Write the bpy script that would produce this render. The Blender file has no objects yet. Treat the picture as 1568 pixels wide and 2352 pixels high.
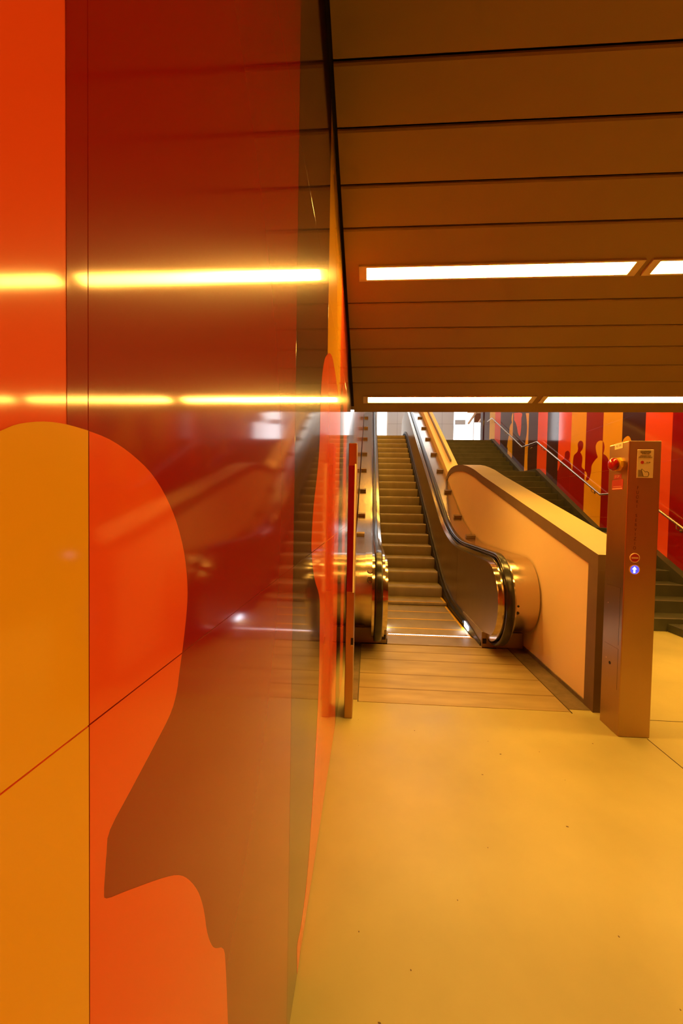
import bpy, bmesh, math, random
from mathutils import Vector, Matrix, geometry
random.seed(7)
S = bpy.context.scene
COL = S.collection
# ------------------------------------------------------------------ camera
F_PX = 905.0
cam_d = bpy.data.cameras.new('camera'); cam = bpy.data.objects.new('camera', cam_d); COL.objects.link(cam)
yaw, pitch, roll = math.radians(3.82), math.radians(1.7), math.radians(1.0)
f0 = Vector((-math.sin(yaw), math.cos(yaw), 0)); r0 = Vector((math.cos(yaw), math.sin(yaw), 0)); zz = Vector((0, 0, 1))
fw = f0*math.cos(pitch) - zz*math.sin(pitch); u0 = f0*math.sin(pitch) + zz*math.cos(pitch)
rt = r0*math.cos(roll) + u0*math.sin(roll); up = u0*math.cos(roll) - r0*math.sin(roll)
cam.matrix_world = Matrix(((rt.x, up.x, -fw.x, 0), (rt.y, up.y, -fw.y, 0), (rt.z, up.z, -fw.z, 1.48), (0, 0, 0, 1)))
cam_d.sensor_fit = 'VERTICAL'; cam_d.sensor_height = 36.0; cam_d.lens = 36.0*F_PX/2352.0
cam_d.shift_y = 19.0/2352.0
cam_d.clip_start = 0.02; cam_d.clip_end = 100
S.camera = cam
# ------------------------------------------------------------------ world, lights, exposure
LAMP_COL = (1.0, 0.51, 0.075); LAMP_S = 98.0          # ceiling strip lamps
DAY_COL = (0.93, 0.97, 1.0); DAY_S = 2.6              # daylight at the upper hall windows and added ceiling panel
w = bpy.data.worlds.new('world'); S.world = w; w.use_nodes = True
w.node_tree.nodes['Background'].inputs[0].default_value = (0.9, 0.6, 0.35, 1)
w.node_tree.nodes['Background'].inputs[1].default_value = 0.0
S.view_settings.view_transform = 'Standard'; S.view_settings.look = 'None'
S.view_settings.exposure = 0.0; S.view_settings.gamma = 1.0; S.view_settings.use_curve_mapping = False
S.cycles.max_bounces = 10; S.cycles.diffuse_bounces = 5; S.cycles.glossy_bounces = 6
S.cycles.sample_clamp_indirect = 6.0
S.cycles.use_denoising = True
# ------------------------------------------------------------------ materials
def mat(name, col, rough=0.5, metal=0.0, spec=0.5, noise=None, bump=None, coat=0.0, emit=None, es=1.0, rvar=None):
    """noise=(scale xyz, amount): mottled colour; bump=(scale xyz, strength, distance); rvar=(scale xyz, amount)"""
    m = bpy.data.materials.new(name); m.use_nodes = True
    nt = m.node_tree; b = nt.nodes['Principled BSDF']
    b.inputs['Base Color'].default_value = (*col, 1); b.inputs['Roughness'].default_value = rough
    b.inputs['Metallic'].default_value = metal; b.inputs['Specular IOR Level'].default_value = spec
    b.inputs['Coat Weight'].default_value = coat; b.inputs['Coat Roughness'].default_value = 0.03
    if emit:
        b.inputs['Emission Color'].default_value = (*emit, 1); b.inputs['Emission Strength'].default_value = es
    tc = None
    def nz(scale, detail=3):
        nonlocal tc
        if tc is None: tc = nt.nodes.new('ShaderNodeTexCoord')
        mp = nt.nodes.new('ShaderNodeMapping'); mp.inputs['Scale'].default_value = scale
        n = nt.nodes.new('ShaderNodeTexNoise'); n.inputs['Scale'].default_value = 1.0; n.inputs['Detail'].default_value = detail
        nt.links.new(tc.outputs['Object'], mp.inputs['Vector']); nt.links.new(mp.outputs['Vector'], n.inputs['Vector'])
        return n.outputs['Fac']
    if noise:
        sc, am = noise
        mr = nt.nodes.new('ShaderNodeMapRange'); mr.inputs['From Min'].default_value = .3; mr.inputs['From Max'].default_value = .7
        mr.inputs['To Min'].default_value = 1-am; mr.inputs['To Max'].default_value = 1+am*.4
        nt.links.new(nz(sc, 5), mr.inputs['Value'])
        mx = nt.nodes.new('ShaderNodeVectorMath'); mx.operation = 'SCALE'; mx.inputs[0].default_value = col
        nt.links.new(mr.outputs['Result'], mx.inputs['Scale']); nt.links.new(mx.outputs['Vector'], b.inputs['Base Color'])
    if rvar:
        sc, am = rvar
        mr = nt.nodes.new('ShaderNodeMapRange'); mr.inputs['To Min'].default_value = max(0, rough-am); mr.inputs['To Max'].default_value = rough+am
        nt.links.new(nz(sc), mr.inputs['Value']); nt.links.new(mr.outputs['Result'], b.inputs['Roughness'])
    if bump:
        sc, st, di = bump
        bp = nt.nodes.new('ShaderNodeBump'); bp.inputs['Strength'].default_value = st; bp.inputs['Distance'].default_value = di
        nt.links.new(nz(sc), bp.inputs['Height']); nt.links.new(bp.outputs['Normal'], b.inputs['Normal'])
    return m
def enamel(name, col):
    m = mat(name, col, rough=.075, spec=.5, bump=((1.3, 1.3, 1.8), .3, .0022), coat=.14)
    m.node_tree.nodes['Principled BSDF'].inputs['Coat Roughness'].default_value = .31
    return m
M = {
 'orange': enamel('orange red enamel', (.88, .095, .025)),
 'yellow': enamel('yellow enamel', (.88, .45, .02)),
 'red': enamel('dark red enamel', (.30, .003, .004)),
 'plum': enamel('plum enamel', (.055, .014, .02)),
 'seam': mat('dark joint', (.20, .06, .015), .7),
 'floor': mat('pale floor screed', (.43, .38, .155), .38, noise=((1.4, 1.4, 1.4), .17), bump=((30, 30, 30), .12, .002), rvar=((2.3, 2.3, 2.3), .12)),
 'joint': mat('floor joint', (.06, .045, .03), .9),
 'spot': mat('dark floor spot', (.12, .08, .04), .8),
 'ceil': mat('painted ceiling panel', (.25, .15, .036), .5, noise=((1.5, 1.5, 1.5), .06)),
 'black': mat('black void', (.006, .005, .005), .7),
 'fixture': mat('lamp housing', (.62, .52, .40), .5),
 'lamp': mat('lamp diffuser', (.9, .9, .9), .4, emit=LAMP_COL, es=LAMP_S),
 'steel': mat('brushed steel', (.60, .50, .38), .22, 1.0, rvar=((2, 30, 30), .05)),
 'steelv': mat('brushed upright steel', (.50, .33, .18), .33, 1.0, rvar=((90, 90, 2), .06), bump=((260, 260, 3), .05, .001), noise=((3, 3, 1), .08)),
 'stopper': mat('dull stopper metal', (.26, .19, .12), .42, .8),
 'polish': mat('polished steel', (.66, .60, .50), .14, 1.0),
 'bronze': mat('dull inner panel steel', (.46, .36, .25), .36, 1.0, rvar=((20, 6, 6), .05)),
 'skirt': mat('dark skirt', (.05, .042, .035), .4, .3),
 'rubber': mat('black handrail rubber', (.012, .011, .010), .22, spec=.6),
 'tread': None,
 'plate': mat('worn steel floor plate', (.40, .31, .155), .5, .25, noise=((1.6, 7, 1), .26), rvar=((2, 8, 2), .1)),
 'platedark': mat('dirt in plate joints', (.27, .19, .085), .6, noise=((5, 30, 1), .3)),
 'comb': mat('comb plate aluminium', (.36, .28, .18), .45, .6, noise=((5, 5, 5), .15)),
 'chequer': mat('dirty chequer plate', (.20, .15, .09), .6, .3, noise=((9, 9, 9), .35), bump=((45, 45, 45), .5, .004)),
 'yline': mat('yellow safety paint', (.85, .50, .01), .5),
 'plaster': mat('pale plaster', (.77, .60, .38), .7, noise=((.9, .9, .9), .05), bump=((55, 55, 55), .05, .002)),
 'capside': mat('brown stone edge', (.15, .095, .055), .55, noise=((6, 6, 6), .1)),
 'captop': mat('pale stone top', (.26, .20, .095), .55, noise=((3, 3, 3), .05)),
 'stair': mat('dark stair stone', (.052, .050, .030), .5, noise=((4, 4, 4), .3), bump=((60, 60, 60), .1, .002)),
 'strip': mat('worn nosing', (.16, .13, .08), .5, noise=((7, 3, 3), .4)),
 'grey': mat('grey cladding', (.62, .62, .64), .45),
 'greyseam': mat('cladding seam', (.35, .35, .36), .6),
 'white': mat('white paint', (.8, .8, .8), .4),
 'window': mat('bright window', (.8, .85, .9), .2, emit=DAY_COL, es=DAY_S),
 'winbar': mat('pale window bar', (.60, .64, .70), .4),
 'lightbox': mat('white lit sign face', (.9, .9, .9), .3, emit=(.97, .98, 1), es=2.4),
 'wood': mat('brown roof timber', (.36, .13, .05), .5, noise=((2, 12, 12), .25)),
 'beam': mat('light roof timber', (.70, .40, .20), .5),
 'sign': mat('cream sign plate', (.85, .70, .42), .45),
 'ink': mat('dark print', (.035, .025, .015), .6),
 'greyink': mat('grey print', (.30, .22, .14), .6),
 'stopred': mat('red plastic', (.36, .006, .008), .18, spec=.6),
 'redprint': mat('red print', (.55, .03, .02), .45),
 'redlab': mat('red label', (.42, .035, .03), .4),
 'pinklab': mat('pale label print', (.75, .40, .25), .5),
 'yplastic': mat('yellow plastic', (.85, .55, .01), .35),
 'engrave': mat('engraved letters', (.14, .06, .03), .55, .6),
 'ring': mat('pale ring', (.85, .62, .36), .4),
 'blue': mat('blue lit lens', (.1, .1, .8), .3, emit=(.07, .09, .95), es=1.1),
 'arrow': mat('white lit arrow', (1, 1, 1), .3, emit=(.9, .93, 1), es=2.2),
 'led': mat('white led lens', (1, 1, 1), .3, emit=(.80, .86, 1.0), es=13),
 'comblight': mat('comb light', (1, 1, 1), .3, emit=(.80, .80, 1.0), es=3.0),
 'hole': mat('dark hole', (.004, .004, .004), .6),
 'edgestrip': mat('pale edge strip', (.92, .80, .55), .3),
 'rail': mat('satin wall rail', (.62, .50, .36), .25, 1.0),
}
def tread_mat():
    m = mat('grooved step aluminium', (.38, .31, .19), .5, .5, noise=((6, 2, 2), .12))
    nt = m.node_tree; b = nt.nodes['Principled BSDF']
    tc = nt.nodes.new('ShaderNodeTexCoord'); wv = nt.nodes.new('ShaderNodeTexWave'); wv.wave_type = 'BANDS'; wv.bands_direction = 'X'
    wv.inputs['Scale'].default_value = 33.0; wv.inputs['Distortion'].default_value = 0
    bp = nt.nodes.new('ShaderNodeBump'); bp.inputs['Strength'].default_value = .5; bp.inputs['Distance'].default_value = .004
    nt.links.new(tc.outputs['Object'], wv.inputs['Vector']); nt.links.new(wv.outputs['Fac'], bp.inputs['Height']); nt.links.new(bp.outputs['Normal'], b.inputs['Normal'])
    return m
M['tread'] = tread_mat()
# ------------------------------------------------------------------ mesh helpers
class MB:
    def __init__(s): s.bm = bmesh.new(); s.mats = []
    def mi(s, m):
        if m not in s.mats: s.mats.append(m)
        return s.mats.index(m)
    def face(s, pts, m):
        vs = [s.bm.verts.new(p) for p in pts]
        try:
            f = s.bm.faces.new(vs); f.material_index = s.mi(m); return f
        except ValueError: return None
    def box(s, x0, x1, y0, y1, z0, z1, m, bevel=0.0, seg=2):
        i = s.mi(m)
        vs = [s.bm.verts.new((x, y, z)) for x in (x0, x1) for y in (y0, y1) for z in (z0, z1)]
        q = [(0, 1, 3, 2), (4, 6, 7, 5), (0, 4, 5, 1), (2, 3, 7, 6), (0, 2, 6, 4), (1, 5, 7, 3)]
        fs = [s.bm.faces.new([vs[k] for k in f]) for f in q]
        for f in fs: f.material_index = i
        if bevel > 0:
            es = list({e for f in fs for e in f.edges})
            r = bmesh.ops.bevel(s.bm, geom=es, offset=bevel, segments=seg, affect='EDGES', profile=.5)
            for f in r['faces']: f.material_index = i
        return s
    def prism_x(s, poly, x0, x1, m, mside=None):
        """closed polygon in (y,z) pulled along x"""
        i = s.mi(m); k = s.mi(mside or m); n = len(poly)
        a = [s.bm.verts.new((x0, y, z)) for y, z in poly]; b = [s.bm.verts.new((x1, y, z)) for y, z in poly]
        s.bm.faces.new(a).material_index = i; s.bm.faces.new(list(reversed(b))).material_index = i
        for j in range(n):
            f = s.bm.faces.new((a[j], b[j], b[(j+1) % n], a[(j+1) % n])); f.material_index = k
        return s
    def prism(s, poly, o, u, v, n, d, m):
        """closed polygon in a local frame: o + a*u + b*v, thickness d along n"""
        o, u, v, n = map(Vector, (o, u, v, n)); i = s.mi(m)
        a = [s.bm.verts.new(o+u*p+v*q) for p, q in poly]; b = [s.bm.verts.new(o+u*p+v*q+n*d) for p, q in poly]
        s.bm.faces.new(a).material_index = i; s.bm.faces.new(list(reversed(b))).material_index = i
        L = len(poly)
        for j in range(L):
            s.bm.faces.new((a[j], a[(j+1) % L], b[(j+1) % L], b[j])).material_index = i
        return s
    def sweep(s, path, prof, m, closed_prof=True, caps=True):
        """path of (y,z); profile of (x, n) with n along the path's left-hand normal"""
        i = s.mi(m); rings = []
        for k, (y, z) in enumerate(path):
            p0 = path[max(0, k-1)]; p1 = path[min(len(path)-1, k+1)]
            t = Vector((p1[0]-p0[0], p1[1]-p0[1])).normalized(); nn = Vector((-t.y, t.x))
            rings.append([s.bm.verts.new((x, y+nn.x*q, z+nn.y*q)) for x, q in prof])
        L = len(prof)
        for a, b in zip(rings, rings[1:]):
            for j in range(L if closed_prof else L-1):
                s.bm.faces.new((a[j], a[(j+1) % L], b[(j+1) % L], b[j])).material_index = i
        if caps and closed_prof:
            s.bm.faces.new(list(reversed(rings[0]))).material_index = i; s.bm.faces.new(rings[-1]).material_index = i
        return s
    def tube(s, pts, r, m, seg=12):
        pts = [Vector(p) for p in pts]; i = s.mi(m); rings = []
        for k, p in enumerate(pts):
            d = Vector((0, 0, 0))
            if k > 0: d += (p-pts[k-1]).normalized()
            if k < len(pts)-1: d += (pts[k+1]-p).normalized()
            d.normalize()
            a = d.cross(Vector((1, 0, 0)) if abs(d.x) < .9 else Vector((0, 0, 1))).normalized(); b = d.cross(a)
            rings.append([s.bm.verts.new(p+(a*math.cos(t)+b*math.sin(t))*r) for t in [2*math.pi*j/seg for j in range(seg)]])
        for a, b in zip(rings, rings[1:]):
            for j in range(seg): s.bm.faces.new((a[j], a[(j+1) % seg], b[(j+1) % seg], b[j])).material_index = i
        s.bm.faces.new(list(reversed(rings[0]))).material_index = i; s.bm.faces.new(rings[-1]).material_index = i
        return s
    def lathe(s, o, u, v, n, prof, m, seg=28):
        """profile of (radius, height along n) about axis n at o"""
        o, u, v, n = map(Vector, (o, u, v, n)); i = s.mi(m); rings = []
        for r, h in prof:
            rings.append([s.bm.verts.new(o+n*h+(u*math.cos(t)+v*math.sin(t))*r) for t in [2*math.pi*j/seg for j in range(seg)]])
        for a, b in zip(rings, rings[1:]):
            for j in range(seg): s.bm.faces.new((a[j], a[(j+1) % seg], b[(j+1) % seg], b[j])).material_index = i
        s.bm.faces.new(list(reversed(rings[0]))).material_index = i; s.bm.faces.new(rings[-1]).material_index = i
        return s
    def build(s, name, parent=None, smooth=None, recalc=True):
        if recalc: bmesh.ops.recalc_face_normals(s.bm, faces=s.bm.faces[:])
        me = bpy.data.meshes.new(name); s.bm.to_mesh(me); s.bm.free()
        for m in s.mats: me.materials.append(M[m])
        if smooth is not None:
            me.polygons.foreach_set('use_smooth', [True]*len(me.polygons))
            try: me.set_sharp_from_angle(angle=math.radians(smooth))
            except Exception: pass
        o = bpy.data.objects.new(name, me); COL.objects.link(o)
        if parent: child(o, parent)
        return o
def child(o, p):
    o.parent = p; o.matrix_parent_inverse = p.matrix_world.inverted() if p.type != 'EMPTY' else Matrix.Translation(-p.location)
def empty(name, loc, label, cat, group=None):
    o = bpy.data.objects.new(name, None); COL.objects.link(o); o.location = loc; o.empty_display_size = .1
    o['label'] = label; o['category'] = cat
    if group: o['group'] = group
    return o
def struct(o, label=None, cat=None):
    o['kind'] = 'structure'
    if label: o['label'] = label
    if cat: o['category'] = cat
    return o
def clip(poly, lo, hi):
    """clip a (y,z) polygon to a rectangle"""
    def cut(p, ins, isect):
        out = []
        for i in range(len(p)):
            a, b = p[i-1], p[i]
            if ins(b):
                if not ins(a): out.append(isect(a, b))
                out.append(b)
            elif ins(a): out.append(isect(a, b))
        return out
    for ax in (0, 1):
        for val, sg in ((lo[ax], 1), (hi[ax], -1)):
            if not poly: return []
            def ins(p): return (p[ax]-val)*sg >= 0
            def isect(a, b):
                t = (val-a[ax])/(b[ax]-a[ax]); q = [a[0]+(b[0]-a[0])*t, a[1]+(b[1]-a[1])*t]; q[ax] = val; return tuple(q)
            poly = cut(poly, ins, isect)
    return poly
def mural_panel(y0, y1, z0, z1, xf, sgn, m, decals, parent, thick=.02, bev=.0007):
    """one enamelled wall panel whose face lies at x=xf, facing sgn*x, with its painted figures as part of the mesh"""
    b = MB(); g = .0003
    a0, a1 = sorted((xf, xf-sgn*thick))
    b.box(a0, a1, y0+g, y1-g, z0+g, z1-g, m, bev, 2)
    k = 0
    for pm, poly in decals:
        p = clip(poly, (y0+g+bev, z0+g+bev), (y1-g-bev, z1-g-bev))
        q = []
        for pt in p:
            if not q or (abs(pt[0]-q[-1][0])+abs(pt[1]-q[-1][1])) > 1e-5: q.append(pt)
        if len(q) < 3: continue
        k += 1; x = xf+sgn*.0003*k
        for t in geometry.tessellate_polygon([[Vector((pt[0], pt[1], 0)) for pt in q]]):
            pts = [(x, q[i][0], q[i][1]) for i in t]
            nrm = (Vector(pts[1])-Vector(pts[0])).cross(Vector(pts[2])-Vector(pts[0]))
            if nrm.x*sgn < 0: pts.reverse()
            b.face(pts, pm)
    return b.build('wall_panel', parent, recalc=False)
def smooth_poly(pts, n=3):
    """round an outline with a Catmull-Rom curve, open ended"""
    out = []
    for i in range(len(pts)-1):
        p0 = pts[max(0, i-1)]; p1 = pts[i]; p2 = pts[i+1]; p3 = pts[min(len(pts)-1, i+2)]
        for j in range(n):
            t = j/n
            out.append(tuple(.5*((2*p1[k])+(-p0[k]+p2[k])*t+(2*p0[k]-5*p1[k]+4*p2[k]-p3[k])*t*t+(-p0[k]+3*p1[k]-3*p2[k]+p3[k])*t**3) for k in (0, 1)))
    out.append(pts[-1]); return out
def text(name, s, size, loc, rot, m, parent, depth=.0006, align='CENTER', sx=1.0):
    cu = bpy.data.curves.new(name, 'FONT'); cu.body = s; cu.size = size; cu.extrude = depth; cu.align_x = align; cu.align_y = 'CENTER'
    tmp = bpy.data.objects.new(name, cu); COL.objects.link(tmp)
    dg = bpy.context.evaluated_depsgraph_get(); me = bpy.data.meshes.new_from_object(tmp.evaluated_get(dg))
    bpy.data.objects.remove(tmp); bpy.data.curves.remove(cu)
    R = Matrix.Rotation(rot[2], 4, 'Z') @ Matrix.Rotation(rot[0], 4, 'X')
    me.transform(Matrix.Translation(loc) @ R @ Matrix.Diagonal((sx, 1, 1, 1)))
    me.materials.clear(); me.materials.append(M[m])
    o = bpy.data.objects.new(name, me); COL.objects.link(o); child(o, parent); return o
# ------------------------------------------------------------------ shell
XL, XR = -.195, 4.6
b = MB(); b.box(-.6, 8.2, -5.0, 4.30, -.3, 0, 'floor').box(1.70, 8.2, 4.30, 5.5, -.3, 0, 'floor')
floor = struct(b.build('floor'), 'pale yellow beige seamless floor of the passage', 'floor')
b = MB(); b.box(1.858, 1.864, -5, 2.68, 0, .0008, 'joint'); b.box(1.89, 3.8, 2.925, 2.931, 0, .0008, 'joint'); b.build('floor_joint', floor)
b = MB()
for i in range(46):
    x, y = random.uniform(-.1, 3.0), random.uniform(.9, 4.2); r = random.uniform(.002, .0055); e = random.uniform(.5, 1.6); a0 = random.random()*6
    if .0 < x < 1.6 and y > 2.95: continue
    b.face([(x+r*e*math.cos(t+a0)*random.uniform(.7, 1.2), y+r*math.sin(t+a0)*random.uniform(.7, 1.2), .0006) for t in [k*math.pi/4 for k in range(8)]], 'spot')
st = b.build('floor_specks', floor, recalc=False)

def ceil_z(y): return 3.68 - .25*y
# ceiling: dark void above, sloping panels below with open joints
CY = [4.462, 4.118, 3.889, 3.639, 3.391, 3.146, 2.889, 2.572, 2.33, 2.098, 1.856, 1.632]
b = MB(); ys = (-5.0, 4.45)
b.prism_x([(ys[0], ceil_z(ys[0])+.06), (ys[1], ceil_z(ys[1])+.06), (ys[1], ceil_z(ys[1])+.12), (ys[0], ceil_z(ys[0])+.12)], XL-.06, 8.1, 'black')
ceiling = struct(b.build('ceiling'), 'sloping ceiling of wide ochre metal panels with dark open joints', 'ceiling')
edges = [4.462, 3.889, 3.639, 3.391, 3.146, 2.889, 2.33, 2.098, 1.856, 1.632]
while edges[-1] > -5: edges.append(edges[-1]-.25)
for y1, y0 in zip(edges, edges[1:]):
    g = .006 if y1 < 2.4 else .0065
    b = MB(); a, c = y0+g, y1-g
    if y1 > 4.4: c = y1
    h = .014 if y1 < 4.4 else .10
    e = .006
    poly = [(a, ceil_z(a)+.014), (a, ceil_z(a)+e), (a+e, ceil_z(a+e)), (c-e, ceil_z(c-e)), (c, ceil_z(c)+e), (c, ceil_z(c)+h)]
    b.prism_x(poly, -.174, 8.0, 'ceil'); b.build('ceiling_panel', ceiling)
b = MB(); b.box(XL, XR+.2, 4.45, 4.60, ceil_z(4.45)+.06, 8.0, 'ceil'); struct(b.build('trim_1'), 'bulkhead above the end of the sloping ceiling', 'bulkhead')

# left wall
L1A = [(0.129, 1.44), (0.149, 1.475), (0.171, 1.499), (0.185, 1.511), (0.197, 1.518), (0.208, 1.524), (0.225, 1.529), (0.242, 1.531), (0.261, 1.531)]
L1B = [(0.261, 1.531), (0.285, 1.529), (0.312, 1.522), (0.342, 1.509), (0.368, 1.489), (0.39, 1.463), (0.407, 1.43), (0.415, 1.395), (0.414, 1.367), (0.406, 1.332), (0.398, 1.306), (0.392, 1.286), (0.379, 1.27), (0.35, 1.256), (0.313, 1.24), (0.286, 1.228), (0.282, 1.214), (0.28, 1.197), (0.279, 1.185), (0.282, 1.177), (0.307, 1.158), (0.363, 1.115), (0.399, 1.084), (0.425, 1.053), (0.449, 1.015), (0.465, 0.977), (0.476, 0.936), (0.491, 0.902), (0.506, 0.88), (0.536, 0.844), (0.546, 0.8), (0.557, 0.703)]
L2 = [(1.193, -0.012), (1.181, 0.087), (1.19, 0.112), (1.248, 0.098), (1.336, 0.112), (1.412, 0.169), (1.479, 0.28), (1.548, 0.44), (1.61, 0.603), (1.649, 0.751), (1.646, 1.014), (1.618, 1.113), (1.46, 1.214), (1.381, 1.306), (1.364, 1.369), (1.405, 1.491), (1.488, 1.607), (1.541, 1.714), (1.554, 1.835), (1.559, 1.905), (1.578, 1.979), (1.614, 2.043), (1.67, 2.106), (1.75, 2.155), (1.878, 2.214), (2.034, 2.244), (2.201, 2.223), (2.368, 2.177), (2.485, 2.13)]
fig1 = [(-.30, -.5), (-.30, 1.20), (-.02, 1.26), (.06, 1.30), (.10, 1.38)] + smooth_poly(L1A) + smooth_poly(L1B) + [(.56, .40), (.565, -.5)]
figA = [('red', [(.2435, -1), (.28, -1), (.28, 9), (.2435, 9)]), ('yellow', fig1)]
figB = [('orange', fig1)]
fig2 = [(1.193, -.6)] + smooth_poly(L2) + [(2.60, 2.0), (2.75, 1.75), (3.6, 1.45), (3.6, -.6)]
fig3 = [(2.63, -.5), (2.63, 2.15), (2.66, 2.26), (2.74, 2.34), (2.84, 2.30), (2.92, 2.18), (2.98, 2.0), (3.02, 1.5), (3.02, -.5)]
LJ = [-5.0, -4.347, -3.577, -2.807, -2.037, -1.267, -.507, .263, 1.03, 1.79, 2.56, 3.40, 4.17, 4.94, 5.71, 6.48, 7.25, 8.02, 8.79, 9.56, 10.33, 11.1, 11.87, 12.64, 13.41, 14.2]
LC = ['plum', 'yellow', 'red', 'orange', 'plum', 'yellow', 'orange', 'red', 'plum', 'yellow', 'orange', 'plum', 'plum', 'yellow', 'red', 'orange', 'plum', 'yellow', 'red', 'plum', 'orange', 'yellow', 'red', 'plum', 'orange']
ROWS = [.004, 1.323, 2.447, 3.57, 4.70, 5.82, 6.95]
b = MB(); b.box(XL-.16, XL-.022, -5, 14.2, -.2, 7.4, 'seam'); wl = struct(b.build('wall_left'), 'glossy enamelled mural wall on the left, red orange and yellow', 'wall')
for i, c in enumerate(LC):
    y0, y1 = LJ[i], LJ[i+1]
    dec = []
    if c == 'orange' and y1 == .263: dec = figA
    if y0 == .263: dec = figB
    if y0 == 1.03 or y0 == 1.79: dec = [('orange', fig2)]
    if y0 == 2.56: dec = [('plum', fig3)]
    for z0, z1 in zip(ROWS, ROWS[1:]):
        if y1 < 4 and z0 > ceil_z(y0)+.1: continue
        mural_panel(y0, y1, z0, z1, XL, 1, c, dec, wl, bev=.0003 if y1 == .263 or y0 == .263 else .0008)

# right wall
R1 = [(10.034, 2.129), (10.012, 2.484), (9.974, 2.491), (9.917, 2.566), (9.861, 2.66), (9.804, 2.723), (9.724, 2.743), (9.666, 2.765), (9.659, 2.832), (9.636, 2.897), (9.533, 2.915), (9.446, 2.87), (9.427, 2.81), (9.434, 2.744), (9.468, 2.691), (9.408, 2.646), (9.354, 2.564), (9.329, 2.467), (9.308, 2.37), (9.292, 2.463), (9.277, 2.611), (9.265, 2.704), (9.234, 2.774), (9.147, 2.809), (9.096, 2.838), (9.076, 2.9), (9.096, 2.994), (9.041, 3.049), (8.956, 3.047), (8.887, 3.005), (8.866, 2.939), (8.893, 2.854), (8.974, 2.803), (8.937, 2.761), (8.889, 2.692), (8.883, 2.601), (8.895, 2.477), (8.815, 2.415), (8.714, 2.361)]
R3 = [(8.829, 2.381), (8.73, 2.353), (8.677, 2.278), (8.72, 2.194), (8.669, 2.155), (8.592, 2.184), (8.551, 2.267), (8.526, 2.351), (8.517, 2.454), (8.461, 2.516), (8.375, 2.573), (8.313, 2.607), (8.353, 2.688), (8.381, 2.76), (8.393, 2.846), (8.353, 2.907), (8.282, 2.928), (8.225, 2.925), (8.168, 2.908), (8.124, 2.868), (8.091, 2.782), (8.1, 2.702), (8.118, 2.647), (8.039, 2.604), (7.968, 2.538), (7.924, 2.453), (7.912, 2.356)]
R4 = [(7.557, 2.746), (7.524, 2.819), (7.454, 2.858), (7.382, 2.86), (7.321, 2.799), (7.292, 2.703)]
R5 = [(13.185, 4.667), (13.25, 4.562), (13.256, 4.456), (13.219, 4.367), (13.342, 4.312), (13.411, 4.217), (13.433, 4.031), (13.535, 3.857), (13.596, 3.646), (13.535, 3.581), (13.514, 3.329), (13.135, 3.171), (13.12, 3.705), (13.113, 4.237), (13.11, 4.649)]
R6 = [(13.051, 4.635), (12.394, 4.476), (12.407, 4.316), (12.409, 4.09), (12.43, 3.943), (12.484, 3.801), (12.553, 3.827), (12.664, 3.937), (12.746, 4.109), (12.865, 4.277), (13.017, 4.402)]
R7 = [(12.084, 4.401), (12.023, 4.253), (11.96, 3.996), (11.972, 3.756), (12.046, 3.525), (12.07, 3.283), (12.082, 2.792), (12.068, 2.618), (11.851, 2.599), (11.853, 3.01), (11.843, 3.491), (11.838, 3.971), (11.837, 4.342)]
RJ = [5.1, 5.75, 6.364, 6.956, 7.563, 8.158, 8.774, 9.395, 10.001, 10.618, 11.205, 13.247, 14.324, 14.95, 15.596, 16.384]
RC = ['red', 'red', 'orange', 'plum', 'yellow', 'red', 'yellow', 'orange', 'plum', 'orange', 'plum', 'plum', 'orange', 'yellow', 'plum']
man = smooth_poly(R1) + [(8.714, 0), (10.034, 0)]
old = smooth_poly(R3) + [(7.9, 0), (8.9, 0)]
dec_by = {9.395: [('red', man)], 8.774: [('red', man)], 8.158: [('yellow', old)], 7.563: [('red', old)], 6.956: [('yellow', smooth_poly(R4)+[(7.25, 2.0), (7.56, 2.0)])],
          11.205: [('yellow', smooth_poly(R5)), ('orange', smooth_poly(R6)), ('yellow', smooth_poly(R7))], 13.247: [('yellow', smooth_poly(R5))]}
RROWS = [.01, 1.40, 2.305, 3.205, 4.105, 5.005, 5.905, 6.95]
b = MB(); b.box(XR+.022, XR+.16, 5.1, 16.384, -.2, 7.4, 'seam'); wr = struct(b.build('wall_right'), 'striped enamelled mural wall beside the stairs with dark figure silhouettes', 'wall')
for i, c in enumerate(RC):
    y0, y1 = RJ[i], RJ[i+1]
    for z0, z1 in zip(RROWS, RROWS[1:]):
        if y1 < 4 and z0 > ceil_z(y0)+.1: continue
        mural_panel(y0, y1, z0, z1, XR, -1, c, dec_by.get(y0, []), wr)
b = MB(); b.box(XR-.03, XR+.25, 16.384, 16.75, 4.1, 7.4, 'plum', .005); struct(b.build('trim_2'), 'dark pillar closing the far end of the striped wall', 'pillar')
b = MB(); b.box(XL-.2, 8.2, -5.2, -5.0, 0, 5.2, 'orange'); struct(b.build('wall_rear'), 'orange wall behind the viewer', 'wall')
# dark stone plinth at the foot of the right wall
b = MB(); b.box(3.80, 8.0, 5.0, 5.20, 0, .10, 'stair', .006).box(3.8, XR, 4.2, 5.0, 0, .10, 'stair', .006); struct(b.build('trim_3'), 'low dark stone plinth along the foot of the striped wall', 'plinth')

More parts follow.
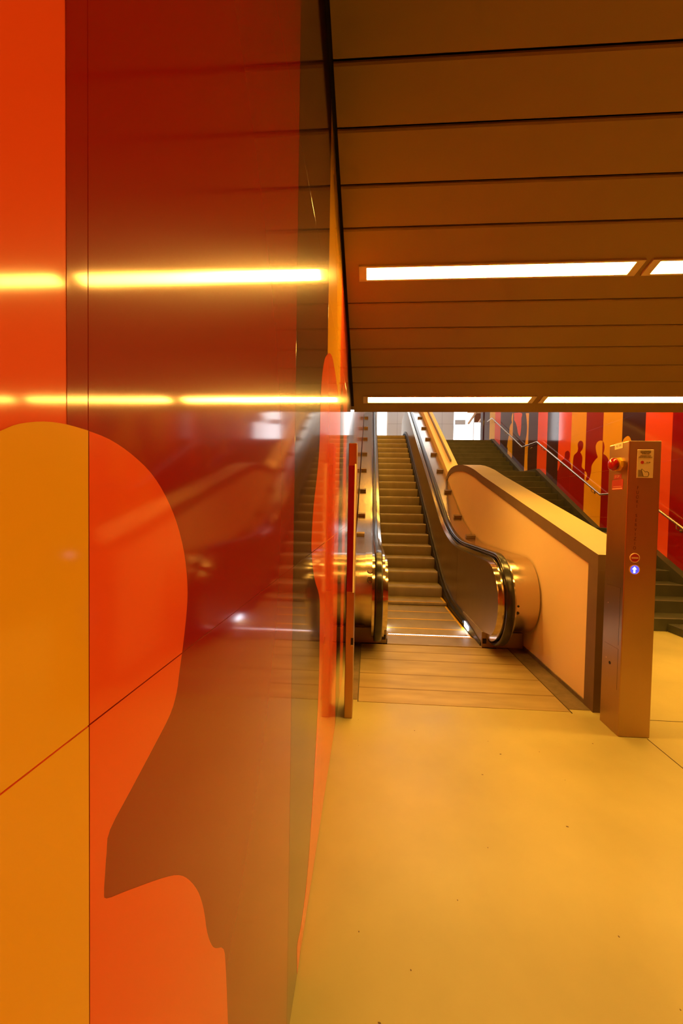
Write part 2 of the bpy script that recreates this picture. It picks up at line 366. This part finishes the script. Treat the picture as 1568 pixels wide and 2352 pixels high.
# upper hall
b = MB(); b.box(-6, 9, 15.0, 24, 3.9, 4.098, 'grey'); struct(b.build('floor_upper'), 'floor of the upper hall', 'floor')
b = MB(); b.box(-6, 3.93, 19.0, 19.2, 4.1, 8.2, 'grey'); wb = struct(b.build('wall_back'), 'pale grey clad wall of the upper hall', 'wall')
b = MB()
for x in [-5+1.05*i for i in range(9)]: b.box(x, x+.012, 18.997, 19, 4.1, 8.2, 'greyseam')
for z in [4.75, 5.55, 6.35, 7.15]: b.box(-6, 3.93, 18.997, 19, z, z+.012, 'greyseam')
b.build('cladding_seam', wb)
def window(n, x0, x1, z0, z1, y, bars, label):
    b = MB(); f = .05
    b.box(x0, x1, y-.05, y, z0, z0+f, 'white'); b.box(x0, x1, y-.05, y, z1-f, z1, 'white')
    b.box(x0, x0+f, y-.05, y, z0+f, z1-f, 'white'); b.box(x1-f, x1, y-.05, y, z0+f, z1-f, 'white')
    o = struct(b.build('window_%d' % n), label, 'window')
    b = MB(); b.box(x0+f, x1-f, y-.03, y-.01, z0+f, z1-f, 'window'); b.build('pane', o)
    for q in bars:
        b = MB(); b.box(*q, 'winbar'); b.build('window_bar', o)
    return o
window(1, .30, .86, 4.1, 8.1, 18.99, [], 'tall bright window above the top of the escalator')
window(2, 3.93, 4.95, 4.1, 8.1, 19.2, [(4.03, 4.52, 19.12, 19.16, 5.55, 5.78), (3.98, 4.08, 19.12, 19.16, 4.15, 4.75), (4.0, 4.95, 19.12, 19.16, 4.70, 4.74)], 'bright window beside the stairs in the upper hall')
b = MB(); b.box(4.95, 9, 19.2, 19.4, 4.1, 8.2, 'wood'); struct(b.build('wall_hall'), 'brown timber wall at the far right of the upper hall', 'wall')
lb = MB().box(4.62, 5.36, 18.0, 18.14, 4.1, 5.42, 'white', .01).build('lit_sign')
lb['label'] = 'blank white lit sign box at the top of the stairs'; lb['category'] = 'sign'
MB().box(4.64, 5.34, 17.985, 17.999, 4.15, 5.40, 'lightbox').build('sign_face', lb)
rf = MB(); rf.box(4.4, 9, 16.8, 19.2, 6.9, 7.0, 'wood'); rf = struct(rf.build('ceiling_timber'), 'brown timber roof over the far right of the upper hall', 'roof')
for k in range(5):
    b = MB(); x = 4.6+.45*k; b.tube([(x, 18.9, 5.55), (x+.5, 17.2, 6.6)], .05, 'beam', 6); b.build('roof_beam', rf)
b = MB(); b.box(4.5, 9, 18.6, 18.75, 6.0, 6.15, 'beam'); b.build('roof_beam', rf)
b = MB()
for x0, x1, y0, y1 in ((-6, 9.2, 12.95, 15.0), (-6, 9.2, 18.4, 19.4), (-6, .6, 15.0, 18.4), (3.6, 9.2, 15.0, 18.4)): b.box(x0, x1, y0, y1, 8.0, 8.2, 'white')
struct(b.build('ceiling_upper'), 'white ceiling of the upper hall around the added daylight panel', 'ceiling')
b = MB(); b.box(.6, 3.6, 15.0, 18.4, 8.1, 8.14, 'window'); sk = struct(b.build('window_3'), 'added unseen daylight panel in the upper hall ceiling', 'window')  # unseen glowing panel, added to give the upper hall its daylight

# sloping soffit over the escalator and the stairs (its lamps come with the other lamps)
def soff_z(y): return 3.75 + .50*(y-4.6)
b = MB(); b.prism_x([(4.6, soff_z(4.6)), (12.9, soff_z(12.9)), (12.9, soff_z(12.9)+.1), (4.6, soff_z(4.6)+.1)], -.174, XR, 'ceil')
struct(b.build('ceiling_stairwell'), 'sloping soffit over the escalator and stairs', 'ceiling')

b = MB(); b.box(8.0, 8.2, -5.0, 5.4, 0, 5.2, 'plum'); struct(b.build('wall_side'), 'dark wall far to the right of the passage', 'wall')
b = MB(); b.box(XR+.17, 8.0, 5.1, 5.3, 0, 5.2, 'plum'); struct(b.build('wall_return'), 'dark wall closing the passage beside the stairs', 'wall')
# ------------------------------------------------------------------ ceiling lamps
def lamp(x0, x1, ya, yb, label, ends=.05, zf=ceil_z, slope=.25, group='strip lights in the sloping ceiling'):
    """recessed strip lamp lying in the sloping ceiling: housing frame, reflector ends and glowing diffuser"""
    yc = (ya+yb)/2; t = empty('ceiling_light', ((x0+x1)/2, yc, zf(yc)), label, 'light', group)
    sl = math.atan(slope); u = Vector((1, 0, 0)); v = Vector((0, math.cos(sl), -math.sin(sl))); n = Vector((0, -math.sin(sl), -math.cos(sl)))
    h = (yb-ya)/math.cos(sl)/2; o = Vector((0, yc, zf(yc)))
    def plate(b, xa, xb, va, vb, na, nb, m):
        P = [o+u*x+v*q+n*k for x in (xa, xb) for q in (va, vb) for k in (na, nb)]
        i = b.mi(m); vs = [b.bm.verts.new(p) for p in P]
        for f in [(0, 1, 3, 2), (4, 6, 7, 5), (0, 4, 5, 1), (2, 3, 7, 6), (0, 2, 6, 4), (1, 5, 7, 3)]: b.bm.faces.new([vs[k] for k in f]).material_index = i
    b = MB(); w = .012
    plate(b, x0-ends, x0, -h-w, h+w, -.01, .012, 'fixture'); plate(b, x1, x1+ends, -h-w, h+w, -.01, .012, 'fixture')
    plate(b, x0, x1, -h-w, -h, -.01, .012, 'fixture'); plate(b, x0, x1, h, h+w, -.01, .012, 'fixture')
    b.build('lamp_housing', t)
    b = MB(); plate(b, x0, x1, -h, h, -.004, .002, 'lamp'); b.build('diffuser', t)
    return t
lamp(-.038, 1.615, 2.58, 2.672, 'nearer long strip light in the ceiling, starting beside the mural wall')
lamp(1.755, 3.408, 2.58, 2.672, 'nearer strip light cut off by the right edge of the picture')
lamp(-.022, 1.625, 4.13, 4.236, 'farther strip light above the escalator entrance')
lamp(1.785, 3.432, 4.13, 4.236, 'farther strip light over the foot of the stairs')
lamp(3.548, 5.201, 2.58, 2.672, 'nearer strip light third from the mural wall')
lamp(3.572, 5.219, 4.13, 4.236, 'farther strip light third from the mural wall')
lamp(3.548, 5.201, -.52, -.428, 'added unseen fill light behind the viewer, nearer the mural wall')  # this and the next two are fill added to brighten the near mural
lamp(5.341, 6.994, -.52, -.428, 'added unseen fill light behind the viewer, farther from the mural wall')
lamp(3.548, 5.201, -2.07, -1.978, 'added unseen fill light farthest behind the viewer')
for y_, nm in ((6.0, 'lowest'), (8.0, 'second'), (10.0, 'third'), (12.0, 'topmost')):
    for x_, wh in ((-.12, 'escalator'), (2.85, 'stairs')):
        lamp(x_, x_+1.65, y_, y_+.10, nm+' strip light in the soffit over the '+wh, zf=soff_z, slope=-.5, group='strip lights in the soffit over escalator and stairs')
# ------------------------------------------------------------------ escalator
XC = .743
E = empty('escalator', (XC, 4.6, 0), 'steel escalator with black handrails rising to the upper hall', 'escalator')
def mx(x, side): return x if side > 0 else 2*XC-x
def bez(a, c, d, n=8): return [((1-t)**2*a[0]+2*t*(1-t)*c[0]+t*t*d[0], (1-t)**2*a[1]+2*t*(1-t)*c[1]+t*t*d[1]) for t in [k/n for k in range(n+1)]]
def line_path(zl, zh, ya, za, m, yend, tl=.95):
    """flat at zl, rise with slope m through (ya,za), flat at zh to yend"""
    y1 = ya+(zl-za)/m; y2 = ya+(zh-za)/m; c = 1/math.sqrt(1+m*m)
    p = bez((y1-tl, zl), (y1, zl), (y1+tl*c, zl+tl*c*m))
    p += bez((y2-tl*c, zh-tl*c*m), (y2, zh), (y2+tl, zh))
    return p+[(yend, zh)]
def newel(cy, cz, r, a0, a1, n=22): return [(cy+r*math.cos(math.radians(a0+(a1-a0)*k/n)), cz+r*math.sin(math.radians(a0+(a1-a0)*k/n))) for k in range(n+1)]
SL = .54
HRP = [(4.62, .075)] + newel(4.27, .555, .465, 272, 90) + line_path(1.02, 5.10, 8.2, 1.98, SL, 15.6) + newel(15.6, 4.635, .465, 90, -85)
DKP = newel(4.32, .60, .40, 275, 90) + line_path(1.0, 5.0, 8.2, 1.89, SL, 15.5) + newel(15.5, 4.60, .40, 90, -80)
STEP = line_path(0, 4.13, 8.2, 1.055, .53, 16.0, .7)
def z_at(path, y):
    for (a, c), (d, e) in zip(path, path[1:]):
        if a <= y <= d and d > a: return c+(e-c)*(y-a)/(d-a)
    return path[0][1] if y < path[0][0] else path[-1][1]
def low(y, dz): return z_at(STEP, y)+dz
def offset(path, d):
    out = []
    for k, (y, z) in enumerate(path):
        p0 = path[max(0, k-1)]; p1 = path[min(len(path)-1, k+1)]
        t = Vector((p1[0]-p0[0], p1[1]-p0[1])).normalized(); out.append((y+t.y*d, z-t.x*d))
    return out
yrun = [15.3-.35*k for k in range(31)]
def rr(x0, x1, h0, h1, r, n=4):
    """rounded rectangle profile"""
    out = []
    for cx, cz, a in ((x1-r, h1-r, 0), (x0+r, h1-r, 90), (x0+r, h0+r, 180), (x1-r, h0+r, 270)):
        for k in range(n+1):
            t = math.radians(a+90*k/n); out.append((cx+r*math.cos(t), cz+r*math.sin(t)))
    return out
def hpoly(path, dz, ystart):
    """close a balustrade outline with a line running dz above the step line"""
    top = path; return top + [(y, low(y, dz)) for y in yrun if y > ystart] + [(ystart, low(ystart, dz))]
for side in (1, -1):
    def X(x0, x1): return sorted((mx(x0, side), mx(x1, side)))
    # handrail
    p = rr(*X(1.325, 1.405), -.012, .024, .016)
    MB().sweep(HRP, p, 'rubber').build('handrail', E, smooth=40)
    # balustrade core under the handrail, moulding round its edge
    core = offset(HRP[3:-2], .022)
    poly = core + [(15.4, 4.0)] + [(y, low(y, -.28)) for y in yrun if y > 5.6] + [(5.5, -.02), (4.75, -.02), (4.5, .10)]
    x0, x1 = X(1.30, 1.43)
    MB().prism_x(poly, x0, x1, 'polish').build('balustrade', E, smooth=35)
    # inner panel in two sheets with a joint between
    ins = offset(HRP[5:-4], .075)
    ys_ = 5.65
    lo_top = [q for q in ins if q[0] < ys_ or q[1] < .6]; lo_top = lo_top + [(ys_, z_at(HRP[24:], ys_)-.075)]
    lo = lo_top + [(ys_, low(ys_, .16)), (5.2, .14), (4.85, .11), (4.55, .13)]
    x0, x1 = X(1.272, 1.31)
    MB().prism_x(lo, x0, x1, 'bronze', 'polish').build('inner_panel', E, smooth=35)
    hi_top = [(ys_+.006, z_at(HRP[24:], ys_)-.075)] + [q for q in ins if q[0] > ys_+.01]
    hi = hi_top + [(15.4, 4.30)] + [(y, low(y, .16)) for y in yrun if y > ys_+.1] + [(ys_+.006, low(ys_, .16))]
    MB().prism_x(hi, x0, x1, 'bronze', 'polish').build('inner_panel', E, smooth=35)
    # outer deck
    poly = DKP + [(15.4, 3.9)] + [(y, low(y, -.3)) for y in yrun if y > 5.6] + [(5.4, -.02), (4.6, -.02), (4.45, .2)]
    x0, x1 = X(1.43, 1.50); MB().prism_x(offset(DKP, -.012) + poly[len(DKP):], x0, x1, 'steel').build('inner_deck', E, smooth=35)
    x0, x1 = X(1.50, 1.682 if side > 0 else 1.668)
    dk = MB().prism_x(poly, x0, x1, 'steel').build('outer_deck', E, smooth=35)
    # anti-slide blocks along the deck
    for y in (6.28, 7.2, 8.12, 9.07, 10.0, 11.04, 11.92, 12.9):
        z = z_at(DKP[23:], y); a, c = X(1.535, 1.675 if side > 0 else 1.662)
        u = Vector((0, 1, SL)).normalized(); n = Vector((0, -SL, 1)).normalized()
        MB().prism([(-.028, -.03), (.034, -.03), (.034, .04), (.022, .05), (-.028, .05)], (a, y, z), u, n, (1, 0, 0), c-a, 'stopper').build('slide_stopper', dk)
    # skirt and its brush
    sk_p = [(4.35, -.02), (4.35, .05), (4.75, .10), (5.2, .145)] + [(y, low(y, .165)) for y in reversed(yrun) if y > 5.4] + [(15.4, 3.9)] + [(y, low(y, -.25)) for y in yrun if y > 5.6]
    x0, x1 = X(1.245, 1.30); MB().prism_x(sk_p, x0, x1, 'skirt').build('skirt', E)
    br = [(5.06, .07)] + [(y, low(y, .075)) for y in reversed(yrun) if y > 5.2]
    x0, x1 = X(1.222, 1.246); MB().sweep(br, [(x0, -.012), (x1, -.02), (x1, .03), (x0, .012)], 'hole').build('skirt_brush', E)
    # plinth block beneath the newel
    b = MB(); x0, x1 = X(1.256, 1.69 if side > 0 else 1.672); b.box(x0, x1, 4.33, 5.2, .0, .17 if side > 0 else .17, 'comb', .004); nb = b.build('newel_base', E)
    x0, x1 = X(1.265, 1.305); MB().box(x0, x1, 4.322, 4.332, .045, .10, 'hole').build('sensor_window', nb)
    # skirt lamp near the comb
    x0, x1 = X(1.2385, 1.2465); MB().prism_x([(4.85, .018), (5.03, .024), (5.03, .088), (4.85, .070)], x0, x1, 'led').build('skirt_light', E)
    # little fittings on the rounded front of the deck
    for k, (zc, xx, r, m) in enumerate(((.85, 1.452, .027, 'polish'), (.77, 1.452, .027, 'polish')) if side < 0 else ((.49, 1.475, .016, 'hole'), (.56, 1.475, .011, 'hole'))):
        a = math.asin((zc-.6)/.412); c = Vector((mx(xx, side), 4.32-.412*math.cos(a), zc)); n = Vector((0, -math.cos(a), math.sin(a)))
        if side < 0: MB().lathe(c-n*.006, (1, 0, 0), n.cross(Vector((1, 0, 0))), n, [(r*1.14, 0), (r*1.14, .0075)], 'hole', 20).build('cap_rim', E)
        MB().lathe(c-n*.004, (1, 0, 0), n.cross(Vector((1, 0, 0))), n, [(r, 0), (r, .007), (r*.8, .009), (r*.78, .0075)] if side < 0 else [(r, 0), (r, .006)], m, 20).build('round_cap' if side < 0 else 'key_switch', E)
# steps
NOSE = [(4.95, .0), (5.34, .0), (5.735, .0), (6.13, .05), (6.52, .215), (6.915, .405), (7.305, .595), (7.70, .785), (8.09, .98), (8.48, 1.18), (8.875, 1.385), (9.27, 1.58), (9.66, 1.795), (10.055, 2.005), (10.445, 2.215), (10.84, 2.42), (11.23, 2.62), (11.625, 2.835), (12.015, 3.04), (12.41, 3.25), (12.80, 3.46), (13.195, 3.67), (13.585, 3.88), (13.98, 4.08), (14.375, 4.13), (14.77, 4.13), (15.16, 4.13)]
SX0, SX1 = .250, 1.238
for i in range(len(NOSE)-1):
    (y, z), (y2, z2) = NOSE[i], NOSE[i+1]; b = MB()
    if i == 0: y, z = 4.56, 0; y2, z2 = NOSE[1]; zp = -.02
    else: zp = NOSE[i-1][1]
    yb = y2-.004 if z2-z < .01 else y2+.05
    if z-zp < .01: zp = z-.03
    pts = [(yb, z)]
    r = min(.018, max(.003, (z-zp)*.2)); pts += [(y+r+.004, z), (y+.006, z-r*.35), (y, z-r)]
    hgt = z-zp
    for k in range(1, 7):
        t = k/6; pts.append((y-.012*math.sin(math.pi*t)+.03*t, z-r-(hgt-r+.012)*t))
    pts.append((yb, zp-.03))
    o = b.prism_x(pts, SX0, SX1, 'tread').build('step', E, smooth=50)
    if i < 4:
        b = MB(); b.box(SX0+.01, SX1-.01, (y if i else 4.92)+.002, (y if i else 4.92)+.022, z, z+.0025, 'yline'); b.box(SX1-.035, SX1-.004, y+.01, y2-.004, z, z+.002, 'yline'); b.build('yellow_edge', o)
# comb plate and landing plates
b = MB(); b.box(SX0-.012, 1.256, 4.30, 4.60, -.005, .012, 'comb', .003); cp = b.build('comb_plate', E)
b = MB()
n = 44
for k in range(n):
    x = SX0+(SX1-SX0)*(k+.5)/n; b.box(x-.006, x+.006, 4.598, 4.66, -.002, .004, 'yline')
b.box(SX0, SX1, 4.592, 4.600, .0, .0135, 'yline'); b.build('yellow_comb', cp)
b = MB(); b.box(SX0+.02, SX1-.02, 4.660, 4.668, .001, .007, 'comblight'); b.build('comb_light', E)
# three-plank steel landing plate set in the floor, dirt in its joints
b = MB(); b.box(-.045, 1.525, 2.99, 4.30, -.004, .003, 'plate', .001); lp = b.build('landing_plate', E)
for y in (3.23, 3.52, 3.86, 4.08): MB().box(-.045, 1.525, y-.006, y+.012, .003, .0033, 'platedark').box(-.045, 1.525, y, y+.003, .003, .0036, 'chequer').build('plate_joint', lp)
MB().box(-.052, -.046, 2.99, 4.32, 0, .0042, 'joint').build('plate_edge', lp)
MB().box(1.526, 1.532, 2.97, 4.32, 0, .0042, 'joint').build('plate_edge', lp)
MB().box(1.534, 1.698, 3.03, 4.33, -.004, .0028, 'chequer').build('chequer_strip', E)
MB().box(-.12, -.054, 3.02, 4.33, -.004, .0028, 'chequer').build('chequer_strip', E)
# ------------------------------------------------------------------ parapet between escalator and stairs
top = [(3.0, 1.175), (6.02, 2.005), (6.25, 2.075), (6.47, 2.14), (6.75, 2.21), (7.0, 2.262), (7.3, 2.312), (7.6, 2.344), (7.85, 2.362), (8.07, 2.366), (8.3, 2.355), (8.55, 2.31), (8.75, 2.22), (8.88, 2.10), (8.93, 1.95)]
b = MB(); b.prism_x([(3.10, 0)] + [(y+(.1 if k == 0 else 0), z-.04) for k, (y, z) in enumerate(top)] + [(8.93, 0)], 1.702, 1.995, 'plaster')
wm = struct(b.build('wall_middle'), 'sloping plastered parapet wall between the escalator and the stairs', 'parapet')
b = MB(); i0 = b.mi('capside'); i1 = b.mi('captop')
n = len(top); lower = [(y+(.0), z-.115) for y, z in top]
rows = []
for (y, z), (yl, zl) in zip(top, lower): rows.append([b.bm.verts.new(p) for p in ((1.69, yl, zl), (1.69, y, z), (2.01, y, z), (2.01, yl, zl))])
for a, c in zip(rows, rows[1:]):
    for k, m_ in ((0, i0), (1, i1), (2, i0), (3, i0)): b.bm.faces.new((a[k], a[(k+1) % 4], c[(k+1) % 4], c[k])).material_index = m_
b.bm.faces.new(list(reversed(rows[0]))).material_index = i0; b.bm.faces.new(rows[-1]).material_index = i0
b.build('parapet_cap', wm)
MB().prism_x([(2.999, 0), (3.125, 0), (3.125, 1.175-.115+.277*.125+.004), (2.999, 1.062)], 1.6905, 2.0095, 'capside').build('end_post', wm)
MB().box(1.692, 1.702, 3.125, 4.33, 0, .035, 'chequer').build('skirting', wm)
# divider carrying on up beside the escalator
dv = [(8.0, 1.0), (8.0, 1.93)] + [(9.2, 2.60), (13.6, 5.02), (15.4, 5.05), (15.4, 4.1), (14.6, 4.0)]
b = MB(); b.prism_x(dv, 1.705, 1.99, 'plaster'); wd = struct(b.build('wall_divider'), 'pale sloping wall carrying on up between escalator and stairs', 'wall')
MB().prism([(9.1, 2.60-.02), (13.4, 4.95-.02), (13.4, 4.95+.035), (9.1, 2.60+.035)], (1.83, 0, 0), (0, 1, 0), (0, 0, 1), (1, 0, 0), .03, 'capside').build('groove_strip', wd)
# ------------------------------------------------------------------ stairs
ST = empty('staircase', (3.2, 5.2, 0), 'wide dark stone staircase with two landings beside the striped wall', 'stairs')
def flight(y0, z0, n, rise, run, last):
    for k in range(n):
        y = y0+run*k; z = z0+rise*(k+1); ye = y+run+.04 if k < n-1 else last
        nm = 'landing' if k == n-1 else 'step'
        MB().box(2.02, 4.50, y, ye, max(z-.30, -.02), z, 'stair', .006).build(nm, ST)
        MB().box(2.05, 4.45, y+.006, y+.03, z, z+.002, 'strip').build('nosing_strip', ST)
flight(5.20, 0, 7, .16, .319, 8.45)
flight(8.45, 1.12, 9, .1615, .319, 12.38)
flight(12.38, 2.5735, 9, .1696, .319, 15.0)
sg = [(5.02, 0), (5.02, .14), (7.15, 1.205), (8.144, 1.195), (11.016, 2.647), (12.06, 2.665), (15.0, 4.156), (16.38, 4.16), (16.38, 3.8), (14.7, 3.6), (12, 2.2), (8, .7), (6, 0)]
MB().prism_x(sg, 4.49, 4.599, 'stair').build('stringer', ST)
# wall handrail
WH = empty('wall_handrail', (4.52, 5.2, .86), 'thin steel handrail stepping up along the striped wall', 'handrail')
pts = [(4.52, y, z) for y, z in ((4.9, .71), (7.03, 1.841), (8.034, 1.841), (11.035, 3.373), (12.06, 3.392), (15.035, 4.931), (15.62, 4.925))]
MB().tube(pts, .021, 'rail', 14).build('rail', WH, smooth=50)
def hz(y):
    for a, c in zip(pts, pts[1:]):
        if a[1] <= y <= c[1]: return a[2]+(c[2]-a[2])*(y-a[1])/(c[1]-a[1])
for y in (6.1, 7.3, 8.35, 9.7, 10.75, 11.6, 12.3, 13.6, 14.8):
    z = hz(y); MB().tube([(4.52, y, z-.018), (4.52, y, z-.07), (4.545, y, z-.10), (4.601, y, z-.10)], .008, 'rail', 8).tube([(4.585, y, z-.10), (4.599, y, z-.10)], .03, 'rail', 14).build('bracket', WH, smooth=50)
# ------------------------------------------------------------------ control post on the right
P = empty('control_post', (1.78, 2.79, 0), 'tall brushed steel control post with red emergency button by the stairs', 'control post')
PX0, PX1, PY0, PY1, PH = 1.681, 1.881, 2.687, 2.897, 1.953
MB().box(PX0, PX1, PY0, PY1, 0, PH, 'steelv', .005).build('post_body', P)
fx, fz, fn = (1, 0, 0), (0, 0, 1), (0, -1, 0)        # front face frame
lx, lz, ln = (0, -1, 0), (0, 0, 1), (-1, 0, 0)       # left face frame
ROTF = (math.pi/2, 0, 0); ROTL = (math.pi/2, 0, -math.pi/2)
sgn = MB().box(1.733, 1.833, PY0-.0025, PY0, 1.712, 1.896, 'sign', .0008, 1).build('instruction_sign', P); sgn['label'] = 'cream emergency instruction sign'
yy = PY0-.0027
for s_, z_, h_, sx_ in (('STOP EMERGENZA', 1.884, .0095, .82), ('PREMERE IN CASO', 1.876, .0095, .82), ('DI PERICOLO', 1.868, .0095, .82), ('EMERGENCY STOP', 1.8545, .0095, .82), ('PUSH IN CASE OF DANGER', 1.846, .0095, .72)):
    text('lettering', s_, h_, (1.783, yy, z_), ROTF, 'ink', sgn, .0003, sx=sx_)
MB().lathe((1.764, yy+.0004, 1.813), fx, fz, fn, [(.0105, 0), (.0105, .0006)], 'redprint').build('red_dot', sgn)
MB().box(1.789, 1.800, yy-.0002, yy+.001, 1.811, 1.816, 'greyink').box(1.803, 1.814, yy-.0002, yy+.001, 1.811, 1.816, 'greyink').build('faded_print', sgn)
def spoly(pts, m, name):
    MB().prism(pts, (1.733, yy+.0004, 1.712), fx, fz, fn, .0006, m).build(name, sgn)
spoly([(.008, .008), (.040, .008), (.026, .052), (.008, .052)], 'greyink', 'drawn_shadow')
esc = [(.040, .008), (.026, .055), (.030, .060), (.052, .040), (.062, .044), (.074, .036), (.076, .022), (.068, .008)]
spoly(esc, 'ink', 'drawn_escalator')
MB().prism([(.042, .0105), (.029, .054), (.031, .056), (.051, .037), (.062, .0405), (.0705, .034), (.072, .023), (.066, .0105)], (1.733, yy-.0002, 1.712), fx, fz, fn, .0004, 'sign').build('drawn_escalator', sgn)
# engraved words, one letter under the other
for k, ch in enumerate('FUORI SERVIZIO'):
    if ch != ' ': text('engraved_letter', ch, .030, (1.7445-.0005*k, PY0-.0002, 1.648-.0302*k), ROTF, 'engrave', P, .0005, sx=.8)
# no entry disc and lit arrow
ne = MB().lathe((1.741, PY0, 1.192), fx, fz, fn, [(.031, 0), (.031, .004), (.027, .005), (.0265, .003)], 'ring', 40).build('no_entry_sign', P, smooth=40); ne['label'] = 'red no entry disc'
MB().lathe((1.741, PY0-.003, 1.192), fx, fz, fn, [(.0265, 0), (.0265, .001)], 'redprint', 40).build('red_disc', ne)
MB().box(1.741-.0205, 1.741+.0205, PY0-.0052, PY0-.004, 1.187, 1.1965, 'ring').build('bar', ne)
al = MB().lathe((1.7425, PY0, 1.1145), fx, fz, fn, [(.032, 0), (.032, .004), (.028, .005), (.0275, .003)], 'ring', 40).build('arrow_light', P, smooth=40); al['label'] = 'lit blue lens with white up arrow'
MB().lathe((1.7425, PY0-.003, 1.1145), fx, fz, fn, [(.0275, 0), (.0275, .001)], 'blue', 40).build('blue_lens', al)
MB().prism([(-.006, -.021), (.006, -.021), (.006, .002), (.014, .002), (0, .021), (-.014, .002), (-.006, .002)], (1.7405, PY0-.0041, 1.1145), fx, fz, fn, .0008, 'arrow').build('arrow', al)
# left face
tg = MB().box(PX0-.002, PX0, 2.7505, 2.8345, 1.915, 1.9545, 'sign', .0006, 1).build('number_plate', P); tg['label'] = 'small cream number plate'
text('lettering', 'NS 370', .021, (PX0-.0022, 2.792, 1.9345), ROTL, 'ink', tg, .0003, sx=.85)
for y in (2.757, 2.828): MB().lathe((PX0-.0018, y, 1.9345), lx, lz, ln, [(.0018, 0), (.0018, .001)], 'greyink', 8).build('rivet', tg)
by, bz = 2.782, 1.810
oct_ = [(.047*math.cos(math.radians(22.5+45*k)), .047*math.sin(math.radians(22.5+45*k))) for k in range(8)]
bt = MB().prism(oct_, (PX0, by, bz), lx, lz, ln, .016, 'yplastic').build('stop_button', P); bt['label'] = 'red mushroom emergency stop button on yellow base'
MB().lathe((PX0-.016, by, bz), lx, lz, ln, [(.026, 0), (.026, .010), (.040, .012), (.0435, .020), (.0425, .030), (.036, .039), (.024, .045), (.010, .048), (.002, .0485)], 'stopred', 36).build('button_cap', bt, smooth=60)
sp = MB().box(PX0-.0015, PX0, 2.752, 2.832, 1.712, 1.744, 'redlab').build('stop_label', P); sp['label'] = 'red label reading STOP'
text('lettering', 'STOP', .024, (PX0-.0018, 2.797, 1.7285), ROTL, 'pinklab', sp, .0004, sx=.9)
rl = MB().box(PX0-.0015, PX0, 2.734, 2.850, 1.640, 1.708, 'redlab').build('red_plate', P)
MB().box(PX0-.002, PX0-.001, 2.741, 2.846, 1.644, 1.651, 'pinklab').build('pale_stripe', rl)
MB().box(PX0-.002, PX0-.001, 2.748, 2.836, 1.660, 1.6625, 'pinklab').build('faint_line', rl)
def door(z0, z1, hole, mark):
    b = MB(); w = .0016
    b.box(PX0-.0006, PX0+.001, 2.719, 2.719+w, z0, z1, 'hole'); b.box(PX0-.0006, PX0+.001, 2.719, 2.868, z1, z1+w, 'engrave')
    o = b.build('access_door', P)
    if hole: MB().lathe((PX0-.0004, 2.803, .452), lx, lz, ln, [(.011, 0), (.011, .001)], 'hole', 20).build('keyhole', o)
    MB().lathe((PX0-.0004, 2.845, mark), lx, lz, ln, [(.004, 0), (.004, .0012)], 'ring', 10).build('lock_pin', o)
door(.60, .985, False, .86); door(.30, .575, True, .475)
# slim post by the left wall
Q = empty('sensor_post', (-.112, 2.84, 0), 'slim steel post standing close against the left mural wall', 'post')
MB().box(-.141, -.084, 2.738, 2.93, 0, 1.935, 'steelv', .004).build('post_body', Q)
MB().box(-.139, -.097, 2.7365, 2.739, .90, 1.78, 'stopred').build('dark_inset', Q)  # red reflection of the mural put into the inset's own colour
MB().prism([(-.0975, 2.728), (-.094, 2.728), (-.0825, 2.745), (-.0975, 2.745)], (0, 0, .895), (1, 0, 0), (0, 1, 0), (0, 0, 1), .895, 'edgestrip').build('pale_edge_strip', Q)
lk = MB().box(-.103, -.085, 2.7365, 2.739, .525, .575, 'hole').build('lock', Q)
MB().box(-.102, -.086, 2.733, 2.737, .518, .527, 'polish').build('lock_bolt', lk)
